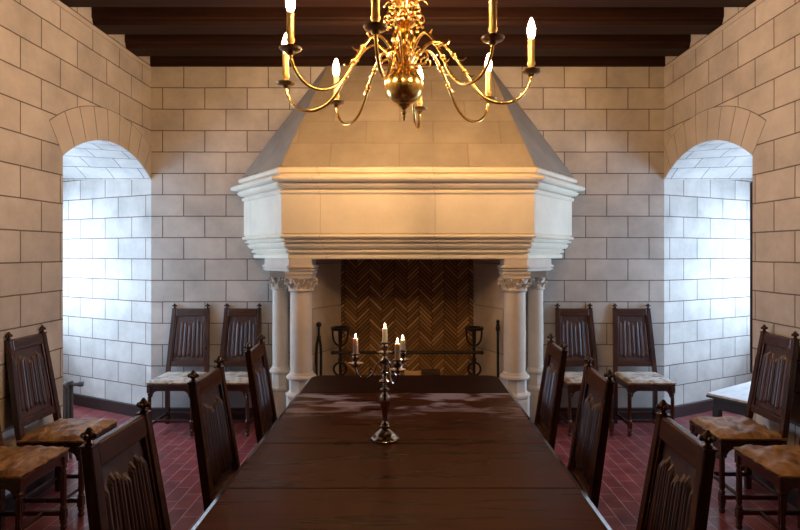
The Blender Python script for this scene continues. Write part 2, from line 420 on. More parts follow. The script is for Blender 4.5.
# beams
k = 0
ys = [5.285] + [4.81 - .505 * i for i in range(15)]
for y in ys:
    if y < YF: break
    k += 1; bm = bmesh.new(); w = .25 if k > 1 else .024
    pr = [(y, ZC + .001), (y, ZW + .05), (y + .012, ZW + .038), (y + .012, ZW + .022), (y + .03, ZW), (y + w - .03, ZW), (y + w - .012, ZW + .022), (y + w - .012, ZW + .038), (y + w, ZW + .05), (y + w, ZC + .001)]
    if k == 1: pr = [(y, ZC), (y, ZW), (y + w, ZW), (y + w, ZC)]
    prism(bm, pr, 'x', -HW + .001, HW - .001)
    o = struct(obj('trim_%d' % k, bm, M['beam']), 'dark moulded timber ceiling beam')
# thin stone fillet at the head of the side walls, baseboards
for s, nm in ((-1, 'left'), (1, 'right')):
    k += 1; bm = bmesh.new()
    x0, x1 = sorted((s * (HW - .012), s * HW)); box(bm, x0, x1, YF, YB - .03, ZW - .045, ZW - .012, .003)
    struct(obj('trim_%d' % k, bm, M['voussoir']), 'narrow stone fillet along the head of the %s wall' % nm)
def basebd(name, pts, h=.115, t=.02):
    bm = bmesh.new()
    for (a, b) in zip(pts[:-1], pts[1:]):
        a, b = Vector((*a, 0)), Vector((*b, 0)); d = (b - a).normalized(); n = Vector((-d.y, d.x, 0)) * t
        hexa(bm, [a, b, b + n, a + n] and [tuple(a), tuple(b), tuple(b + n), tuple(a + n)] + [(p[0], p[1], h - (.0 if i < 2 else .008)) for i, p in enumerate([tuple(a), tuple(b), tuple(b + n), tuple(a + n)])])
    struct(obj(name, bm, M['base']))
basebd('baseboard_left', [(-HW, ON0), (-HW, YF)][::-1] and [(-HW, ON0 - .01), (-HW, YF)])
basebd('baseboard_right', [(HW, YF), (HW, ON0 - .01)])
def strip(a, b, nm):
    bm = bmesh.new(); a, b = Vector((*a, 0)), Vector((*b, 0)); d = (b - a).normalized(); n = Vector((d.y, -d.x, 0)) * .02
    if n.y > 0: n = -n
    q = [a, b, b + n, a + n]
    hexa(bm, [tuple(p) for p in q] + [(p.x, p.y, .115) for p in q[:2]] + [(p.x, p.y, .108) for p in q[2:]])
    struct(obj(nm, bm, M['base']))
strip((-XO, FJ), (-HW, YB), 'baseboard_left_embrasure'); strip((HW, YB), (XO, FJ), 'baseboard_right_embrasure')
strip((-HW, YB), (-1.36, YB), 'baseboard_back_left'); strip((1.36, YB), (HW, YB), 'baseboard_back_right')

# ------------------------------------------------------------------ fireplace
fp = empty('fireplace', (.002, YB - .002, 0)); tag(fp, 'great stone fireplace with a tapering hood on paired columns', 'fireplace')
FY = YB - .002
def loc(p): return (p[0], p[1] - FY, p[2])
WX, WYW, FX, FFY = 1.566, FY, 1.047, 4.60
dx, dy = WX - FX, WYW - FFY; dl_ = math.hypot(dx, dy); nx, ny = dy / dl_, -dx / dl_
def outline(p):
    xw = WX + p / nx
    fy = FFY - p; fx = FX + (p - (fy - FFY) * ny) / nx
    return [(-xw, WYW), (-fx, fy), (fx, fy), (xw, WYW)]
prof = [(-.28, 2.2), (-.28, 1.56), (-.262, 1.54), (-.080, 1.54), (-.074, 1.55), (-.074, 1.575), (-.092, 1.579), (-.092, 1.587), (-.064, 1.592), (-.056, 1.604), (-.064, 1.616), (-.076, 1.619), (-.076, 1.626), (-.045, 1.632), (-.030, 1.650), (-.026, 1.668),
        (-.040, 1.672), (-.040, 1.680), (-.008, 1.686), (-.004, 1.698), (-.026, 1.702), (-.026, 1.712), (.008, 1.716), (.018, 1.728), (.008, 1.742), (-.010, 1.745), (-.010, 1.752), (0, 1.756),
        (0, 2.080), (.012, 2.084), (.018, 2.098), (.012, 2.112), (-.004, 2.115), (-.004, 2.122), (.030, 2.128), (.048, 2.145), (.055, 2.162), (.040, 2.166), (.040, 2.174), (.082, 2.178), (.100, 2.190), (.104, 2.206), (.096, 2.220), (.050, 2.226), (.016, 2.232), (.016, 2.250), (.040, 2.256), (.044, 2.285), (.030, 2.30), (-.01, 2.308), (-.03, 2.31)]
bm = bmesh.new(); uvl = bm.loops.layers.uv.verify()
rows = [[(x, y, z) for x, y in outline(p)] for p, z in prof]
vl = 0
for i in range(len(rows) - 1):
    dv = math.hypot(prof[i + 1][0] - prof[i][0], prof[i + 1][1] - prof[i][1])
    for j in range(3):
        a, b_, c, d = rows[i][j], rows[i][j + 1], rows[i + 1][j + 1], rows[i + 1][j]
        u0 = (0.3, 1.1, 3.3)[j]; ll = math.hypot(b_[0] - a[0], b_[1] - a[1])
        uvquad(bm, [loc(a), loc(b_), loc(c), loc(d)], [(u0, vl + 4), (u0 + ll, vl + 4), (u0 + ll, vl + dv + 4), (u0, vl + dv + 4)])
    vl += dv
uvquad(bm, [loc(p) for p in rows[0]], [(0, 0)] * 4); uvquad(bm, [loc(p) for p in rows[-1]], [(0, 0)] * 4)
bmesh.ops.remove_doubles(bm, verts=bm.verts, dist=.0004)
obj('mantel', bm, M['mantel'], fp)
# tapering hood
bm = bmesh.new()
b4 = [(-WX - .02, WYW, 2.312), (-FX - .008, FFY + .01, 2.312), (FX + .008, FFY + .01, 2.312), (WX + .02, WYW, 2.312)]
zt = ZW + .0; t4 = [(-.785, WYW, zt), (-.765, WYW - .02, zt), (.765, WYW - .02, zt), (.785, WYW, zt)]
L_ = math.hypot(t4[1][1] - b4[1][1], zt - 2.312)
for j in range(3):
    a, b_, c, d = b4[j], b4[j + 1], t4[j + 1], t4[j]
    if j == 1: uv = [(a[0] + 5, 0), (b_[0] + 5, 0), (c[0] + 5, L_), (d[0] + 5, L_)]
    else:
        ll = math.hypot(b_[0] - a[0], b_[1] - a[1]); uv = [(0, 0), (ll, 0), (ll * .55, L_), (ll * .5, L_)] if j == 0 else [(0, 0), (ll, 0), (ll * .5, L_), (ll * .45, L_)]
    fc = uvquad(bm, [loc(a), loc(b_), loc(c), loc(d)], uv)
    if j != 1: fc.material_index = 1
uvquad(bm, [loc(p) for p in t4], [(0, 0)] * 4)
bmesh.ops.remove_doubles(bm, verts=bm.verts, dist=.0004)
obj('hood', bm, [M['hood'], M['hoodside']], fp)
# thin mortar bead where the hood meets the wall
# paired columns
def oct_r(a, z):
    q = (a % (PI / 4)) - PI / 8
    return math.cos(PI / 8) / math.cos(q)
for s in (-1, 1):
    d = Vector((s * .25, .25, 0)).normalized(); nrm = Vector((s * d.y, -abs(d.x), 0)); nrm = Vector((s * .707, -.707, 0))
    for (cx, cy, r) in ((s * .915, 4.77, .094), (s * 1.147, 5.01, .072)):
        bm = bmesh.new()
        lathe(bm, [(r * .98, .555), (r * 1.0, .9), (r * .97, 1.275)], 32, loc((cx, cy, 0)))
        col = obj('column', bm, M['column'], fp, True)
        bm = bmesh.new()
        q = r / .094
        lathe(bm, [(.100 * q, 1.262), (.108 * q, 1.268), (.110 * q, 1.278), (.104 * q, 1.288), (.094 * q, 1.292)], 32, loc((cx, cy, 0)))
        # bell with curled leaves
        lathe(bm, [(.092 * q, 1.288), (.096 * q, 1.30), (.104 * q, 1.335), (.118 * q, 1.365), (.122 * q, 1.377)], 32, loc((cx, cy, 0)),
              rfun=lambda a, z: 1 + (.07 * math.sin(8 * a) + .03 * math.sin(23 * a + z * 60)) * (1 if 1.3 < z < 1.39 else 0))
        for tier, (z0, n_, off) in enumerate(((1.288, 8, 0), (1.322, 8, PI / 8))):
            for kk in range(n_):
                a = 2 * PI * kk / n_ + off; cs, sn = math.cos(a), math.sin(a)
                pts = [(.094, z0), (.106, z0 + .018), (.118, z0 + .036), (.134, z0 + .046), (.142, z0 + .038), (.136, z0 + .028)]
                P = [loc((cx + cs * p * q, cy + sn * p * q, z)) for p, z in pts]
                tube(bm, smooth_path(P, 3), .010, 6, rf=lambda f: .013 * q * (1 - .5 * f))
        obj('capital', bm, M['carving'], col, True)
        # abacus
        bm = bmesh.new()
        for (e, z0, z1) in ((.112, 1.375, 1.392), (.106, 1.392, 1.41), (.116, 1.41, 1.4355)):
            box(bm, -e * q, e * q, -e * q, e * q, z0, z1, .004, Matrix.Translation(loc((cx, cy, 0))) @ Matrix.Rotation(0 if r > .09 else rad(45) * 0, 4, 'Z'))
        obj('abacus', bm, M['column'], col)
        bm = bmesh.new()
        lathe(bm, [(.098 * q, .575), (.102 * q, .57), (.104 * q, .562), (.108 * q, .556), (.122 * q, .548), (.128 * q, .535), (.122 * q, .522), (.108 * q, .518)][::-1], 32, loc((cx, cy, 0)))
        lathe(bm, [(.130 * q, 0), (.130 * q, .34), (.126 * q, .36), (.136 * q, .372), (.136 * q, .392), (.112 * q, .405), (.104 * q, .415), (.104 * q, .52)], 32, loc((cx, cy, 0)), rfun=oct_r, start=PI / 8)
        obj('column_base', bm, M['column'], col, False)
    # entablature block that carries the mantel over both columns
    bm = bmesh.new()
    for (e, z0, z1) in ((-.010, 1.436, 1.446), (.010, 1.446, 1.458), (-.010, 1.458, 1.468), (.018, 1.468, 1.484), (-.004, 1.484, 1.492), (-.010, 1.492, 1.5395)):
        pts = [(.80 - e, 4.655 - e), (1.002 + e * .4, 4.655 - e), (1.002 + .28 + e * .8, 4.935 + .01), (1.295 + e, 5.12 + e), (1.06, 5.12 + e), (.80 - e, 4.88)]
        prism(bm, [(s * x, y - FY) for x, y in pts], 'z', z0, z1)
    obj('entablature_block', bm, M['mantel'] if False else M['column'], fp)
# canted cheek piers behind the columns
for s in (-1, 1):
    bm = bmesh.new(); pts = [(.640, FY), (.845, 4.90), (.93, 4.87), (1.20, 5.12), (1.26, FY)]
    u = 0
    for (p, q) in zip(pts[:-1], pts[1:]):
        ll = math.hypot(q[0] - p[0], q[1] - p[1])
        for z0, z1 in ((0, 1.56),): uvquad(bm, [loc((s * p[0], p[1], z0)), loc((s * q[0], q[1], z0)), loc((s * q[0], q[1], z1)), loc((s * p[0], p[1], z1))], [(u, z0 + .1), (u + ll, z0 + .1), (u + ll, z1 + .1), (u, z1 + .1)])
        u += ll
    uvquad(bm, [loc((s * p[0], p[1], 1.56)) for p in pts], [(0, 0)] * 5)
    bmesh.ops.remove_doubles(bm, verts=bm.verts, dist=.0004)
    obj('cheek_pier', bm, M['cheek'], fp)
# hearth slab
bm = bmesh.new(); box(bm, -1.06, 1.06, 4.62 - FY, -.0, 0.0005, .05, .006)
obj('hearth_slab', bm, M['column'], fp)
# herringbone fireback: individual narrow tiles laid at 45 degrees
bm = bmesh.new(); ly = bm.faces.layers.float.new('tint')
tl, tw, g = .17, .0285, .0045
c45 = math.cos(PI / 4)
def tile(x0, y0, x1, y1):
    pts = [(x0 + g, y0 + g), (x1 - g, y0 + g), (x1 - g, y1 - g), (x0 + g, y1 - g)]
    pr = [((p[0] - p[1]) * c45, (p[0] + p[1]) * c45) for p in pts]
    mx = sum(p[0] for p in pr) / 4; mz = sum(p[1] for p in pr) / 4
    if abs(mx) > .70 or mz < -.05 or mz > RZ1 + .05: return
    b2 = bmesh.new(); v = [b2.verts.new((p[0], 0, p[1])) for p in pr] ; w_ = [b2.verts.new((p[0], -.014 - random.random() * .006, p[1])) for p in pr]
    b2.faces.new(w_)
    for i in range(4): b2.faces.new((v[i], v[(i + 1) % 4], w_[(i + 1) % 4], w_[i]))
    for co, no in (((RX0 + .004, 0, 0), (-1, 0, 0)), ((RX1 - .004, 0, 0), (1, 0, 0)), ((0, 0, .003), (0, 0, -1)), ((0, 0, RZ1 - .003), (0, 0, 1))):
        bmesh.ops.bisect_plane(b2, geom=b2.verts[:] + b2.edges[:] + b2.faces[:], plane_co=co, plane_no=no, clear_outer=True)
    l2 = b2.faces.layers.float.new('tint'); t = random.random() ** 1.6
    for f in b2.faces: f[l2] = t
    me = bpy.data.meshes.new('t'); b2.to_mesh(me); b2.free(); bm.from_mesh(me); bpy.data.meshes.remove(me)
for i in range(-5, 80):
    for j in range(-5, 6):
        ox = i * tw + j * tl; oy = i * tw - j * tl
        tile(ox, oy, ox + tl, oy + tw); tile(ox + tl, oy + tw - tl, ox + tl + tw, oy + tw)
bmesh.ops.translate(bm, vec=(0, .0525, 0), verts=bm.verts)
fb = obj('fireback_tiles', bm, M['herring'], fp)
bm = bmesh.new(); box(bm, RX0 - .02, RX1 + .02, .053, .070, -.02, RZ1 + .02); obj('fireback_bed', bm, plain('soot_mortar', (.035, .018, .009), (.06, .03, .014), 20, .9), fp)

# ------------------------------------------------------------------ fire irons
def andiron(x, label):
    r = empty('andiron', (x, 5.0, .0505)); tag(r, label, 'andiron', 'pair of andirons')
    H = 1.6 - 75 * 5.0 / 556 - .05
    bm = bmesh.new()
    tube(bm, smooth_path([(-.13, -.04, 0.008), (-.10, -.03, .08), (-.03, -.01, .13), (0, 0, .2)], 5), .012, 8)
    tube(bm, smooth_path([(.13, -.04, 0.008), (.10, -.03, .08), (.03, -.01, .13), (0, 0, .2)], 5), .012, 8)
    tube(bm, [(0, 0, .2), (0, 0, H - .17)], .013, 8)
    box(bm, -.018, .018, -.018, .018, .56, .60, .003)
    obj('post', bm, M['iron'], r, True)
    bm = bmesh.new(); tube(bm, [(.056 * math.cos(a), -.014, .50 + .058 * math.sin(a)) for a in [2 * PI * k / 24 for k in range(25)]], .010, 6)
    obj('ring', bm, M['iron'], r, True)
    bm = bmesh.new()
    for k in range(4):
        a = PI / 4 + k * PI / 2 + PI / 4; c, s_ = math.cos(a), math.sin(a)
        tube(bm, smooth_path([(0, 0, H - .17), (.035 * c, .035 * s_, H - .155), (.062 * c, .062 * s_, H - .11), (.07 * c, .07 * s_, H - .02)], 5), .0095, 6)
    obj('basket', bm, M['iron'], r, True)
    bm = bmesh.new()
    lathe(bm, [(.066, H - .026), (.084, H - .026), (.084, H), (.066, H), (.066, H - .026)], 24)
    obj('basket_rim', bm, M['iron'], r, True)
    bm = bmesh.new(); box(bm, -.013, .013, 0.02, .165, .14, .165, .003); box(bm, -.012, .012, .14, .165, 0.0, .15, .003); obj('log_rest', bm, M['iron'], r)
    return r
andiron(-.606, 'black iron andiron with basket top beside the fire tongs, left of the herringbone fireback')
andiron(.597, 'black iron andiron with basket top beside the poker, right of the herringbone fireback')
bm = bmesh.new(); zb = 1.6 - 100.5 * 4.966 / 556
tube(bm, [(-.665, 0, 0), (.655, 0, 0)], .0145, 8); ball(bm, (-.668, 0, 0), .019); ball(bm, (.660, 0, 0), .019)
o = obj('andiron_crossbar', bm, M['iron'], None, True); o.location = (0, 4.966, zb); tag(o, 'long black iron bar lying across the two andirons', 'bar')
# tongs
def Xp(px, Y): return (px - 407) / 556 * Y
r = empty('fire_tongs', (-.787, 4.925, .051)); tag(r, 'black iron fire tongs with two legs leaning left of the fireback', 'tongs')
bm = bmesh.new()
for s in (-1, 1):
    tube(bm, smooth_path([(0, .0, .80), (s * .014, 0, .74), (s * .020, -.005, .62), (s * .018, -.01, .3), (s * .022, -.02, .014)], 5), .0125, 6)
    obj('arm', bm, M['iron'], r, True); bm = bmesh.new()
tube(bm, smooth_path([(0, 0, .79), (0, 0, .87), (0, 0, .90)], 4), .010, 8); ball(bm, (0, 0, .905), .025)
lathe(bm, [(.012, .77), (.02, .78), (.02, .80), (.012, .81)], 12, (0, 0, 0))
obj('handle', bm, M['iron'], r, True)
r = empty('fire_poker', (.797, 4.925, .051)); tag(r, 'straight black iron poker leaning right of the fireback by the column', 'poker')
bm = bmesh.new(); tube(bm, [(0, -.03, .014), (0, -.005, .86)], .012, 6); obj('shaft', bm, M['iron'], r, True)
bm = bmesh.new(); lathe(bm, [(.008, .84), (.017, .85), (.020, .88), (.012, .92), (.018, .935), (.008, .95)], 12, (0, -.005, 0)); obj('handle', bm, M['iron'], r, True)
# logs
def log(x, y, z, r_, ln, rz, label, split=False, tilt=0):
    bm = bmesh.new(); n = 14; rings = []
    for i in range(7):
        ring = []
        for k in range(n):
            a = 2 * PI * k / n; rr = r_ * (1 + .08 * math.sin(3 * a + i) + .05 * random.uniform(-1, 1))
            yy, zz = rr * math.cos(a), rr * math.sin(a)
            if split: zz = min(zz, r_ * .1)
            ring.append(bm.verts.new((-ln / 2 + ln * i / 6, yy, zz)))
        rings.append(ring)
    for i in range(6):
        for k in range(n):
            bm.faces.new((rings[i][k], rings[i][(k + 1) % n], rings[i + 1][(k + 1) % n], rings[i + 1][k]))
    bm.faces.new(rings[0][::-1]); bm.faces.new(rings[-1])
    bm.normal_update()
    for f in bm.faces:
        if len(f.verts) > 5 or (split and sum(v.co.z for v in f.verts) / len(f.verts) > r_ * .06): f.material_index = 1
    o = obj('firewood_log', bm, [M['log'], M['logend']]); o.location = (x, y, z); o.rotation_euler = (0, tilt, rz)
    tag(o, label, 'log', 'logs stacked in the hearth'); return o
log(.02, 5.20, .053 + .060, .054, .62, .0, 'thick dark log lying at the bottom of the hearth stack')
log(.05, 5.07, .053 + .060, .054, .55, .0, 'dark bark log at the front foot of the hearth stack')
log(.03, 5.135, .225, .052, .58, .0, 'dark log in the middle layer of the hearth stack')
log(.06, 5.135, .343, .054, .50, .0, 'dark log under the pale split piece on the hearth stack')
log(.212, 5.135, .462, .055, .17, .0, 'short dark log end on top right of the hearth stack')
log(.046, 5.12, .476, .052, .145, .0, 'pale split log with tan face up on the hearth stack', split=True).rotation_euler = (.38, 0, 0)

# ------------------------------------------------------------------ chairs (local +Y is the front of the seat)
def ybk(z): return -.18 if z < .44 else -.18 - .09 * (z - .44) / .6
def hwb(z): return .183 if z < .44 else .183 - .026 * (z - .44) / .6
def make_chair(seat_key):
    r = empty('dining_chair')
    W = M['wood']; WXm = M['woodx']
    for s in (-1, 1):
        # rear leg and post in one piece
        bm = bmesh.new(); zs = [0, .2, .44, .50, .75, 1.058]; rg = []
        for z in zs:
            x, y = s * hwb(z), ybk(z); a = .018; b = .017
            rg.append([bm.verts.new(p) for p in ((x - a, y - b, z), (x + a, y - b, z), (x + a, y + b, z), (x - a, y + b, z))])
        for i in range(len(rg) - 1):
            for k in range(4): bm.faces.new((rg[i][k], rg[i][(k + 1) % 4], rg[i + 1][(k + 1) % 4], rg[i + 1][k]))
        bm.faces.new(rg[0][::-1]); bm.faces.new(rg[-1])
        bmesh.ops.bevel(bm, geom=[e for e in bm.edges if abs((e.verts[0].co - e.verts[1].co).z) > .01], offset=.004, segments=1, affect='EDGES')
        post = obj('rear_post', bm, W, r)
        bm = bmesh.new(); x, y = s * hwb(1.058), ybk(1.058)
        box(bm, x - .021, x + .021, y - .019, y + .019, 1.058, 1.065, .002)
        lathe(bm, [(.011, 1.064), (.013, 1.068), (.0075, 1.074), (.0085, 1.079), (.016, 1.085), (.018, 1.091), (.014, 1.098), (.009, 1.104), (.004, 1.112)], 12, (x, y, 0))
        for k in range(4):
            a = k * PI / 2; ball(bm, (x + .016 * math.cos(a), y + .016 * math.sin(a), 1.089), .0085, u=8, v=6)
        obj('finial', bm, W, post, True)
        # turned front leg
        bm = bmesh.new()
        x, y = s * .183, .185
        prof = [(.012, 0), (.017, .006), (.018, .02), (.013, .03), (.019, .045), (.019, .052), (.014, .062)]
        lathe(bm, prof, 16, (x, y, 0))
        box(bm, x - .017, x + .017, y - .017, y + .017, .062, .115, .003)
        lathe(bm, [(.014, .115), (.018, .122), (.018, .13), (.012, .14), (.0155, .155), (.0145, .34), (.0115, .35), (.018, .36), (.018, .37), (.013, .378)], 16, (x, y, 0), rfun=lambda a, z: 1 + (.08 * math.cos(8 * a) if .15 < z < .345 else 0))
        box(bm, x - .018, x + .018, y - .018, y + .018, .378, .43, .003)
        obj('front_leg', bm, W, r, False)
        # side stretcher
        bm = bmesh.new(); hexa(bm, [(s * .178 - .009, -.165, .082), (s * .178 + .009, -.165, .082), (s * .183 + .009, .170, .082), (s * .183 - .009, .170, .082),
                                    (s * .178 - .009, -.165, .108), (s * .178 + .009, -.165, .108), (s * .183 + .009, .170, .108), (s * .183 - .009, .170, .108)], .003)
        obj('stretcher', bm, W, r)
    bm = bmesh.new(); box(bm, -.172, .172, .06, .078, .084, .106, .003); obj('stretcher', bm, WXm, r)
    bm = bmesh.new(); box(bm, -.165, .165, -.189, -.171, .084, .106, .003); obj('stretcher', bm, WXm, r)
    # seat rails with bracketed ends
    bm = bmesh.new()
    def rail(L0, L1):
        n = 8; lo = .335; hi = .392; R = .05
        pts = [(L0, lo)] + [(L0 + .012 + R * math.sin(PI / 2 * k / n), hi - R + R * (1 - math.cos(PI / 2 * (n - k) / n)) * 0 + (R * math.sin(PI / 2 * k / n))) for k in range(0)]
        for k in range(n + 1):
            a = PI / 2 * k / n; pts.append((L0 + .008 + R * (1 - math.cos(a)), hi - R + R * math.sin(a)))
        for k in range(n + 1):
            a = PI / 2 * (n - k) / n; pts.append((L1 - .008 - R * (1 - math.cos(a)), hi - R + R * math.sin(a)))
        pts += [(L1, lo), (L1, .432), (L0, .432)]; return pts
    prism(bm, rail(-.166, .166), 'y', .178, .192)
    for s in (-1, 1): prism(bm, rail(-.163, .168), 'x', s * .176, s * .190)
    box(bm, -.165, .165, -.19, -.176, .385, .432)
    box(bm, -.2, .2, -.195, .204, .430, .452, .004)
    obj('seat_frame', bm, WXm, r)
    # upholstered seat
    bm = bmesh.new(); nx_, ny_ = 22, 22; grid = []
    for j in range(ny_ + 1):
        row = []
        for i in range(nx_ + 1):
            u, v = i / nx_ * 2 - 1, j / ny_ * 2 - 1
            x = u * .202; y = v * .196 + .004
            ed = min(1, (1 - max(abs(u), abs(v))) / .14)
            z = .463 + .020 * math.sqrt(max(ed, 0)) + .010 * (1 - u * u) * (1 - v * v) + .002 * math.sin(13 * u + 4 * v) * ed
            if seat_key == 'seat_brown': z += (.004 * math.sin(17 * v + 5 * math.sin(3 * u)) + .004 * math.sin(9 * u + 7 * v + 2)) * ed; x += .004 * math.sin(11 * v) * u * abs(u); y += .004 * math.sin(12 * u + 1) * v * abs(v)
            row.append(bm.verts.new((x, y, z)))
        grid.append(row)
    for j in range(ny_):
        for i in range(nx_): bm.faces.new((grid[j][i], grid[j][i + 1], grid[j + 1][i + 1], grid[j + 1][i]))
    bd = [e for e in bm.edges if e.is_boundary]
    ex = bmesh.ops.extrude_edge_only(bm, edges=bd); nv = [v for v in ex['geom'] if isinstance(v, bmesh.types.BMVert)]
    for v in nv: v.co.z = .4515
    bmesh.ops.holes_fill(bm, edges=[e for e in bm.edges if e.is_boundary], sides=200)
    seat = obj('seat', bm, M[seat_key], r, True)
    bm = bmesh.new(); q = [(-.204, -.155, .461), (-.204, .202, .461), (.204, .202, .461), (.204, -.155, .461)]
    for a, b_ in zip(q[:-1], q[1:]): tube(bm, [Vector(a).lerp(Vector(b_), k / 16) + Vector((0, 0, .0015 * math.sin(k * 2.3))) for k in range(17)], .005, 6)
    obj('piping', bm, M['seat_brown'], seat, True)
    # back rails
    def slab(x0f, z0, z1, dfront, dback, bev=.003):
        bm = bmesh.new(); p = []
        for z in (z0, z1):
            y = ybk(z); h = hwb(z) - x0f
            p += [(-h, y - dback, z), (h, y - dback, z), (h, y + dfront, z), (-h, y + dfront, z)]
        hexa(bm, p, bev); return bm
    obj('top_rail', slab(.018, .992, 1.062, .014, .013, .006), WXm, r)
    obj('bottom_rail', slab(.018, .53, .580, .012, .012, .004), WXm, r)
    for s in (-1, 1):
        bm = bmesh.new(); p = []
        for z in (.575, 1.0):
            y = ybk(z); h = hwb(z) - .018; a, b_ = sorted((s * h, s * (h - .014)))
            p += [(a, y - .009, z), (b_, y - .009, z), (b_, y + .010, z), (a, y + .010, z)]
        hexa(bm, p, .002); obj('stile', bm, W, r)
    # linenfold panel
    bm = bmesh.new(); nx_, nz_ = 88, 44; z0, z1 = .576, 1.0
    def fold(u, t):
        au = abs(u); pk = 1 - abs(2 * au - 1); sc_ = .05 * abs(math.sin(u * 3.5 * PI + PI / 2))
        ends = .76 + .09 * pk + sc_; lo_ = .15 - .05 * pk - sc_
        m = min(1, max(0, (ends - t) / .045)) * min(1, max(0, (t - lo_) / .045))
        if au > .93: m = 0
        rib = abs(math.sin(u * 3.5 * PI + PI / 2)) ** .55 * (.72 + .28 * abs(math.sin(u * 10.5 * PI + PI / 2)))
        return m * (.001 + .016 * rib * (1 - .25 * au))
    g_ = []
    for j in range(nz_ + 1):
        t = j / nz_; z = z0 + (z1 - z0) * t; row = []
        for i in range(nx_ + 1):
            u = i / nx_ * 2 - 1; row.append(bm.verts.new((u * (hwb(z) - .028), ybk(z) - .004 + fold(u, t), z)))
        g_.append(row)
    for j in range(nz_):
        for i in range(nx_): bm.faces.new((g_[j][i], g_[j][i + 1], g_[j + 1][i + 1], g_[j + 1][i]))
    p = []
    for z in (z0, z1):
        y = ybk(z); h = hwb(z) - .028; p += [(-h, y - .008, z), (h, y - .008, z), (h, y - .0045, z), (-h, y - .0045, z)]
    hexa(bm, p)
    obj('linenfold_panel', bm, M['panel'], r, False)
    return r
chA = make_chair('seat_cream'); chB = make_chair('seat_brown')
used = set()
def place(proto, x, y, rz, label, group):
    if proto.name in used: o = dup(proto)
    else: used.add(proto.name); o = proto
    o.location = (x, y, 0.0005); o.rotation_euler = (0, 0, rz); tag(o, label, 'chair', group); return o
G1 = 'high-backed chairs along the back wall'; G2 = 'chairs pushed in at the long table'; G3 = 'chairs along the side walls'
place(chA, -2.06, 5.015, PI, 'carved chair with cream seat at the back wall, nearest the left corner', G1)
place(chA, -1.573, 5.02, PI - .02, 'carved chair with cream seat at the back wall, just left of the fireplace columns', G1)
place(chA, 1.587, 5.02, PI + .02, 'carved chair with cream seat at the back wall, just right of the fireplace columns', G1)
place(chA, 2.12, 5.015, PI - .03, 'carved chair with cream seat at the back wall, nearest the right corner', G1)
# chairs on the left of the table face +X (rz=-90), on the right face -X (rz=+90)
place(chB, -.612, 1.70, -PI / 2 - .01, 'dark linenfold chair nearest the camera on the left of the long table', G2)
place(chB, -.612, 2.45, -PI / 2, 'middle dark linenfold chair on the left of the long table', G2)
place(chB, -.592, 3.165, -PI / 2 + .04, 'farthest dark linenfold chair on the left of the long table, towards the fireplace', G2)
place(chB, .562, 1.70, PI / 2 - .07, 'dark linenfold chair nearest the camera on the right of the long table', G2)
place(chB, .572, 2.475, PI / 2 - .05, 'middle dark linenfold chair on the right of the long table', G2)
place(chB, .582, 3.19, PI / 2 - .03, 'farthest dark linenfold chair on the right of the long table, towards the fireplace', G2)
place(chB, -2.163, 3.55, -PI / 2, 'chair with golden brown seat against the left wall, beside the window recess', G3)
place(chB, -2.168, 3.02, -PI / 2, 'brown-seated chair against the left wall, cut by the left edge of the photo', G3)
place(chB, 2.12, 3.59, PI / 2 - .03, 'chair with golden brown seat against the right wall, in front of the low side table', G3)
place(chB, 2.10, 3.03, PI / 2, 'brown-seated chair against the right wall, cut by the right edge of the photo', G3)

# ------------------------------------------------------------------ long table
TX0, TX1, TZ = -.651, .613, .75
tb = empty('dining_table', (0, 0, .0005)); tag(tb, 'long dark polished dining table running towards the fireplace', 'table')
leafs = [(.25, 1.10), (1.10, 2.0), (2.0, 2.47), (2.47, 3.35), (3.35, 3.83)]
def trap(bm, pts, z0, z1, bev):
    A = [bm.verts.new((x, y, z0)) for x, y in pts]; B = [bm.verts.new((x, y, z1)) for x, y in pts]; n = len(pts)
    bm.faces.new(A[::-1]); ft = bm.faces.new(B)
    for i in range(n): bm.faces.new((A[i], A[(i + 1) % n], B[(i + 1) % n], B[i]))
    bmesh.ops.bevel(bm, geom=list(ft.edges), offset=bev, segments=2, affect='EDGES')
for i, (y0, y1) in enumerate(leafs):
    bm = bmesh.new(); g2 = .0022
    if i == len(leafs) - 1:
        R = .07; pts = [(TX0, y0 + g2), (TX1, y0 + g2)] + [(TX1 - R + R * math.cos(a), y1 - R + R * math.sin(a)) for a in [PI / 2 * k / 6 for k in range(7)]] + [(TX0 + R - R * math.sin(a), y1 - R + R * math.cos(a)) for a in [PI / 2 * k / 6 for k in range(7)]]
    else: pts = [(TX0, y0 + g2), (TX1, y0 + g2), (TX1, y1 - g2), (TX0, y1 - g2)]
    trap(bm, pts, TZ - .03, TZ, .0018)
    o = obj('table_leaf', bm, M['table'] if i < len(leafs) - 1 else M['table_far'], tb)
bm = bmesh.new()
for x, sg in ((TX0, -1), (TX1, 1)):
    prism(bm, [(x + sg * .0004, TZ - .0008), (x + sg * .020, TZ - .0098), (x + sg * .022, TZ - .016), (x + sg * .014, TZ - .028), (x + sg * .0004, TZ - .03)], 'y', .25, 3.76)
obj('edge_moulding', bm, M['edge'], tb)
bm = bmesh.new()
for x in (TX0 + .10, TX1 - .13): box(bm, x, x + .03, .40, 3.62, .63, TZ - .03, .003)
for y in (.38, 3.60): box(bm, TX0 + .1, TX1 - .1, y, y + .03, .63, TZ - .03, .003)
obj('apron', bm, M['wood'], tb)
for y in (.45, 2.065, 3.58):
    for x in (TX0 + .13, TX1 - .13):
        bm = bmesh.new()
        lathe(bm, [(.03, 0), (.042, .02), (.042, .06), (.028, .08), (.04, .11), (.04, .13), (.03, .15), (.026, .22), (.045, .36), (.05, .44), (.035, .52), (.028, .55), (.042, .57), (.042, .60), (.03, .615)], 20, (x, y, 0))
        box(bm, x - .04, x + .04, y - .04, y + .04, .61, TZ - .03, .004)
        obj('leg', bm, M['wood'], tb, True)

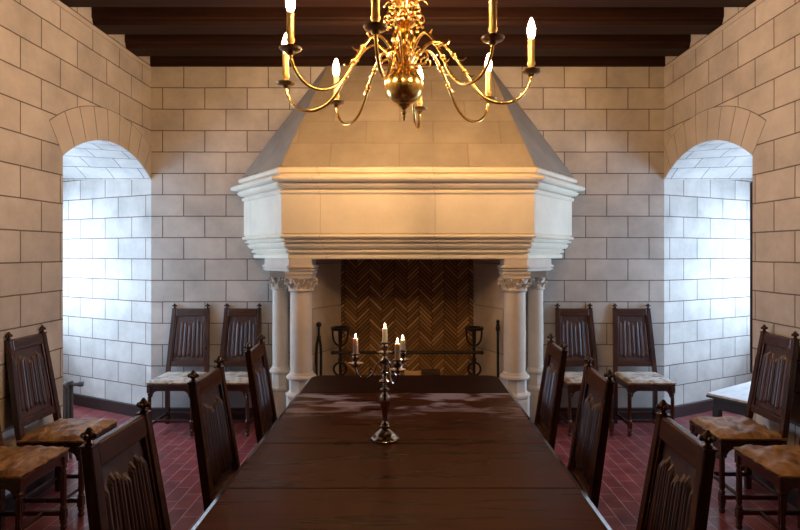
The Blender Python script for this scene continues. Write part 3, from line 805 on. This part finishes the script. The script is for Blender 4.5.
# ------------------------------------------------------------------ candelabra
cd = empty('candelabra', (-.103, 2.515, TZ + .0005)); tag(cd, 'silver branched candelabra standing on the long table', 'candelabra')
bm = bmesh.new()
lathe(bm, [(.058, .0), (.062, .004), (.062, .009), (.054, .014), (.050, .022), (.040, .034), (.026, .044), (.018, .052), (.022, .058), (.022, .063), (.014, .068)], 32, rfun=lambda a, z: 1 + .05 * math.cos(8 * a) * (z < .03))
for k in range(8): ball(bm, (.058 * math.cos(k * PI / 4), .058 * math.sin(k * PI / 4), .006), .006, u=8, v=6)
obj('base', bm, M['silver'], cd, True)
bm = bmesh.new()
lathe(bm, [(.014, .066), (.018, .074), (.011, .082), (.0095, .09), (.013, .12), (.020, .155), (.0245, .175), (.025, .19), (.017, .205), (.010, .215), (.021, .225), (.021, .230), (.009, .237), (.008, .25),
           (.026, .262), (.027, .267), (.012, .275), (.009, .29), (.020, .30), (.020, .306), (.0085, .315), (.008, .34), (.018, .352), (.022, .360), (.012, .372), (.009, .38), (.013, .388)], 28)
obj('stem', bm, M['silver'], cd, True)
def socket(x, y, z, parent):
    bm = bmesh.new()
    lathe(bm, [(.008, z - .012), (.014, z - .006), (.034, z + .002), (.036, z + .006), (.030, z + .005), (.014, z + .004), (.010, z + .012), (.015, z + .022), (.016, z + .034), (.012, z + .040), (.020, z + .046), (.021, z + .050), (.012, z + .0505), (.012, z + .049)], 24, (x, y, 0))
    return obj('candle_socket', bm, M['silver'], parent, True)
cpos = []
socket(0, 0, .392, cd); cpos.append((0, 0, .443, .060, 'tall candle on the raised centre socket of the candelabra'))
names = {-64: 'candle on the right-hand candelabra arm nearest the camera', 54: 'candle on the right-hand candelabra arm farther back, partly hidden', 174: 'candle on the left-hand arm of the candelabra'}
for deg in (-64, 54, 174):
    a = rad(deg); c, s = math.cos(a), math.sin(a)
    pts = [(.008, .345), (.022, .350), (.040, .335), (.050, .308), (.070, .284), (.098, .276), (.124, .290), (.136, .318), (.135, .328)]
    bm = bmesh.new(); tube(bm, smooth_path([(p * c, p * s, z) for p, z in pts], 5), .0042, 8)
    cr = [(.050, .308), (.060, .318), (.072, .314), (.072, .303), (.064, .301)]
    tube(bm, smooth_path([(p * c, p * s, z) for p, z in cr], 4), .003, 6)
    arm = obj('arm', bm, M['silver'], cd, True)
    socket(.135 * c, .135 * s, .338, arm)
    cpos.append((.135 * c, .135 * s, .389, .046 if deg == 54 else .066, names[deg]))
for x, y, z, h, lb in cpos:
    cn = empty('candle', (-.103 + x, 2.515 + y, TZ + .0008 + z)); tag(cn, 'lit ivory ' + lb, 'candle', 'lit candles in the candelabra')
    bm = bmesh.new(); lathe(bm, [(.0116, 0), (.012, .002), (.0118, h - .004), (.0125, h), (.010, h + .001), (.008, h - .002), (.002, h - .002)], 20)
    obj('wax_stick', bm, M['wax'], cn, True)
    bm = bmesh.new(); tube(bm, [(0, 0, h - .002), (0, 0, h + .004), (.001, 0, h + .008)], .001, 6); obj('wick', bm, M['wick'], cn)
    bm = bmesh.new(); lathe(bm, [(.0008, h + .004), (.003, h + .007), (.0036, h + .010), (.0028, h + .015), (.0012, h + .020), (.0003, h + .024)], 12); obj('flame', bm, M['flame'], cn, True)

# ------------------------------------------------------------------ chandelier
HX, HY, HZ = -.014, 2.157, 1.6
KS = 1.45
cx_ = empty('chandelier', (HX * KS, HY * KS, HZ + .505 * KS)); cx_.scale = (KS, KS, KS); tag(cx_, 'polished brass eight-armed chandelier with globe hanging from the beams', 'chandelier')
ZO = -.505
bm = bmesh.new()
lathe(bm, [(.002, .508), (.007, .514), (.008, .522), (.003, .529), (.011, .536), (.012, .541), (.005, .547), (.010, .553), (.022, .562), (.026, .566)] , 20, (0, 0, ZO))
obj('pendant_finial', bm, M['brass'], cx_, True)
bm = bmesh.new(); rr = bmesh.ops.create_uvsphere(bm, u_segments=48, v_segments=32, radius=.0765)
bmesh.ops.translate(bm, vec=(0, 0, .641 + ZO), verts=rr['verts']); lathe(bm, [(.0768, .6385), (.0782, .640), (.0782, .642), (.0768, .6435)], 48, (0, 0, ZO))
obj('globe', bm, M['brass'], cx_, True)
bm = bmesh.new()
lathe(bm, [(.03, .708), (.036, .716), (.030, .724), (.020, .732), (.017, .75), (.024, .775), (.032, .80), (.033, .825), (.022, .85), (.016, .862), (.030, .872), (.046, .882), (.048, .892), (.030, .90), (.018, .912), (.022, .935), (.036, .955), (.038, .975), (.024, .995),
           (.016, 1.01), (.03, 1.03), (.052, 1.06), (.058, 1.09), (.050, 1.12), (.028, 1.145), (.018, 1.16), (.026, 1.18), (.014, 1.20), (.010, 1.24), (.016, 1.26), (.004, 1.28)], 32, (0, 0, ZO))
obj('stem', bm, M['brass'], cx_, True)
bm = bmesh.new(); z = 1.285; i = 0; zc = (ZC - HZ) / KS
while z < zc - .06:
    pts = [(.011 * math.cos(a), 0, .019 * math.sin(a)) for a in [2 * PI * k / 16 for k in range(17)]]
    if i % 2: pts = [(0, p[0], p[2]) for p in pts]
    tube(bm, [(p[0], p[1], p[2] + z + ZO) for p in pts], .003, 6); z += .030; i += 1
obj('chain', bm, M['brass'], cx_, True)
bm = bmesh.new(); tube(bm, [(0, 0, z - .02 + ZO), (0, 0, zc - .02 + ZO)], .004, 8)
lathe(bm, [(.004, zc - .06), (.012, zc - .055), (.022, zc - .03), (.045, zc - .008), (.048, zc - .001)], 24, (0, 0, ZO)); obj('ceiling_rose', bm, M['brass'], cx_, True)
# leafy crown around the upper stem and lobed leaves against the baluster
bm = bmesh.new()
def spiral(c0, r0, turns, n=22, flip=1, ang0=0.):
    return [(c0[0] + r0 * (1 - .75 * k / n) * math.cos(ang0 + flip * 2 * PI * turns * k / n), c0[1] + r0 * (1 - .75 * k / n) * math.sin(ang0 + flip * 2 * PI * turns * k / n)) for k in range(n + 1)]
def radial(bm, pts, a, r, r2):
    c, s = math.cos(a), math.sin(a); tube(bm, [(p * c, p * s, z + ZO) for p, z in pts], r, 6, r2)
for k in range(10):
    a = k * 2 * PI / 10
    radial(bm, spiral((.062, .905), .020, 1.3, flip=1, ang0=-PI / 2), a, .0042, .002)
    radial(bm, spiral((.050, .948), .017, 1.2, flip=-1, ang0=PI), a + .3, .0038, .002)
    radial(bm, [(.03, .955), (.05, .978), (.072, .985), (.088, .975), (.092, .965)], a + .15, .005, .0015)
    c, s = math.cos(a + .15), math.sin(a + .15); ball(bm, (.073 * c, .073 * s, .878 + ZO), .007, u=8, v=6); ball(bm, (.040 * c, .040 * s, .925 + ZO), .010, u=8, v=6)
obj('leaf_crown', bm, M['brass'], cx_, True)
bm = bmesh.new()
for k in range(8):
    a = rad(36.6) + k * PI / 4
    radial(bm, smooth_path([(.028, .73, 0), (.046, .76, 0), (.038, .80, 0), (.044, .835, 0), (.030, .862, 0)], 4) and [(p.x, p.y) for p in smooth_path([(.028, .73, 0), (.046, .76, 0), (.038, .80, 0), (.044, .835, 0), (.030, .862, 0)], 4)], a + PI / 8, .0075, .004)
obj('baluster_leaves', bm, M['brass'], cx_, True)
for k in range(8):
    a = rad(36.6) + k * PI / 4 + PI / 8
    bm = bmesh.new()
    radial(bm, [(.022, .722), (.05, .716), (.075, .718)] + spiral((.082, .745), .027, 1.25, ang0=-PI / 2), a, .0042, .0022)
    radial(bm, spiral((.062, .775), .016, 1.1, flip=-1, ang0=-PI / 2), a, .0035, .002)
    obj('scroll', bm, M['brass'], cx_, True)
for k in range(8):
    a = rad(36.6 + (3, 0, 3.5, -1, 2, -1.5, -.5, 0)[k]) + k * PI / 4
    pts = [(.028, .715, 0), (.040, .745, 0), (.062, .785, 0), (.095, .818, 0), (.130, .826, 0), (.165, .803, 0), (.200, .758, 0), (.235, .705, 0), (.270, .645, 0), (.310, .602, 0), (.360, .580, 0), (.410, .583, 0), (.450, .606, 0), (.472, .640, 0), (.483, .676, 0)]
    ZO = -.521; path = [(p.x, 0, p.y + ZO) for p in smooth_path(pts, 4)]
    bm = bmesh.new(); tube(bm, path, .0062, 10)
    # knops and leaf spurs
    for (x0, z0) in ((.19, .772), (.232, .708)):
        ball(bm, (x0, 0, z0 + ZO), .0105, u=10, v=8); ball(bm, (x0 + .008, 0, z0 - .012 + ZO), .0085, u=10, v=8)
    tube(bm, [(.15, 0, .815 + ZO), (.166, 0, .814 + ZO), (.174, 0, .824 + ZO), (.173, 0, .832 + ZO)], .005, 6, .0015)
    tube(bm, [(.205, 0, .752 + ZO), (.228, 0, .750 + ZO), (.240, 0, .758 + ZO)], .005, 6, .0015)
    tube(bm, [(.245, 0, .69 + ZO), (.262, 0, .684 + ZO), (.272, 0, .690 + ZO)], .0045, 6, .0015)
    arm = obj('arm', bm, M['brass'], cx_, True); arm.rotation_euler = (0, 0, a)
    X = .483
    bm = bmesh.new(); lathe(bm, [(.006, .672), (.012, .676), (.016, .684), (.034, .690), (.038, .697), (.036, .698), (.028, .694), (.010, .692)], 28, (X, 0, ZO)); obj('drip_pan', bm, M['brassd'], arm, True)
    bm = bmesh.new(); lathe(bm, [(.009, .692), (.014, .70), (.014, .706), (.010, .712), (.015, .72), (.015, .726), (.0125, .732), (.0128, .806), (.0138, .808), (.0138, .813), (.008, .815)], 20, (X, 0, ZO)); obj('candle_sleeve', bm, M['brasss'], arm, True)
    bm = bmesh.new(); lathe(bm, [(.007, .815), (.0125, .828), (.0155, .842), (.0145, .856), (.0105, .872), (.005, .888), (.001, .896)], 16, (X, 0, ZO)); obj('bulb', bm, M['bulb'], arm, True)

# ------------------------------------------------------------------ radiator, side table, shutter
ra = empty('radiator', (-2.585, 4.27, .0005)); tag(ra, 'grey cast-iron column radiator standing in the left window recess', 'radiator')
for k in range(9):
    bm = bmesh.new(); x = -.03 - k * .058
    for y in (-.05, 0, .05):
        tube(bm, [(x, y, .10), (x, y, .56)], .015, 10)
    for z in (.085, .575): tube(bm, smooth_path([(x, -.052, z), (x, 0, z + (.012 if z > .3 else -.012)), (x, .052, z)], 5), .022, 10)
    if k in (0, 8):
        for y in (-.045, .045): tube(bm, [(x, y, 0), (x, y, .09)], .014, 8)
    obj('section', bm, M['radiator'], ra, True)
bm = bmesh.new(); tube(bm, [(-.03 - 8 * .058, 0, .10), (-.03, 0, .10)], .011, 8); tube(bm, [(-.03 - 8 * .058, 0, .56), (-.03, 0, .56)], .011, 8); obj('pipe', bm, M['radiator'], ra, True)
bm = bmesh.new(); tube(bm, [(-.04, .02, .575), (.045, .045, .575)], .014, 10); tube(bm, [(.035, .042, .575), (.065, .05, .575)], .021, 12); tube(bm, [(-.01, .03, .575), (-.01, .03, .605)], .010, 8); obj('valve', bm, M['radiator'], ra, True)

st = empty('side_table', (2.335, 4.345, .0005), math.atan2(.40, .60)); tag(st, 'low dark side table with a pale top standing in the right window recess', 'table')
bm = bmesh.new(); box(bm, 0, .88, -.36, 0, .482, .50, .004); obj('table_top', bm, M['tabletop_pale'], st)
bm = bmesh.new(); box(bm, -.004, .884, -.364, .004, .466, .4815, .005)
box(bm, .04, .84, -.325, -.305, .38, .467); box(bm, .04, .84, -.055, -.035, .38, .467); box(bm, .03, .05, -.32, -.04, .38, .467); box(bm, .83, .85, -.32, -.04, .38, .467)
obj('apron', bm, M['stool_dark'], st)
for x in (.055, .825):
    for y in (-.305, -.055):
        bm = bmesh.new(); box(bm, x - .026, x + .026, y - .026, y + .026, 0, .40, .004); obj('leg', bm, M['stool_dark'], st)

sh = empty('window_shutter', (2.557, 4.150, .70), math.atan2(-.30, 1.1)); tag(sh, 'tall narrow dark shutter leaf folded open in the right window recess', 'shutter')
bm = bmesh.new(); box(bm, 0, .06, -.012, .012, 0, 1.42, .003); box(bm, .84, .90, -.012, .012, 0, 1.42, .003)
for z in (0, .67, 1.34): box(bm, .06, .84, -.012, .012, z, z + .08, .003)
obj('shutter_frame', bm, M['shutter'], sh)
bm = bmesh.new(); box(bm, .05, .85, -.004, .004, .05, 1.37); obj('shutter_panel', bm, M['shutter'], sh)
for z in (.25, 1.15):
    bm = bmesh.new(); tube(bm, [(.88, -.01, z), (.93, -.035, z)], .008, 6); tube(bm, [(.93, -.035, z), (1.10, -.02, z)], .008, 6) ; obj('hinge', bm, M['iron'], sh)

# ------------------------------------------------------------------ world and camera
w = bpy.data.worlds.new('sky'); sc.world = w; w.use_nodes = True; nt = w.node_tree
bg = nt.nodes['Background']; bg.inputs[0].default_value = (.50, .71, 1.0, 1); bg.inputs[1].default_value = 8.7
cam = bpy.data.cameras.new('camera'); co = bpy.data.objects.new('camera', cam); C.objects.link(co)
co.location = (0, 0, 1.6); co.rotation_euler = (rad(90), 0, 0)
cam.sensor_width = 36; cam.lens = 556 / 800 * 36; cam.shift_x = -7.7 / 800; cam.shift_y = -13 / 800; cam.clip_start = .05
sc.camera = co
vs = sc.view_settings; vs.view_transform = 'Standard'; vs.look = 'None'; vs.gamma = 1; vs.exposure = 1.0; vs.use_curve_mapping = False
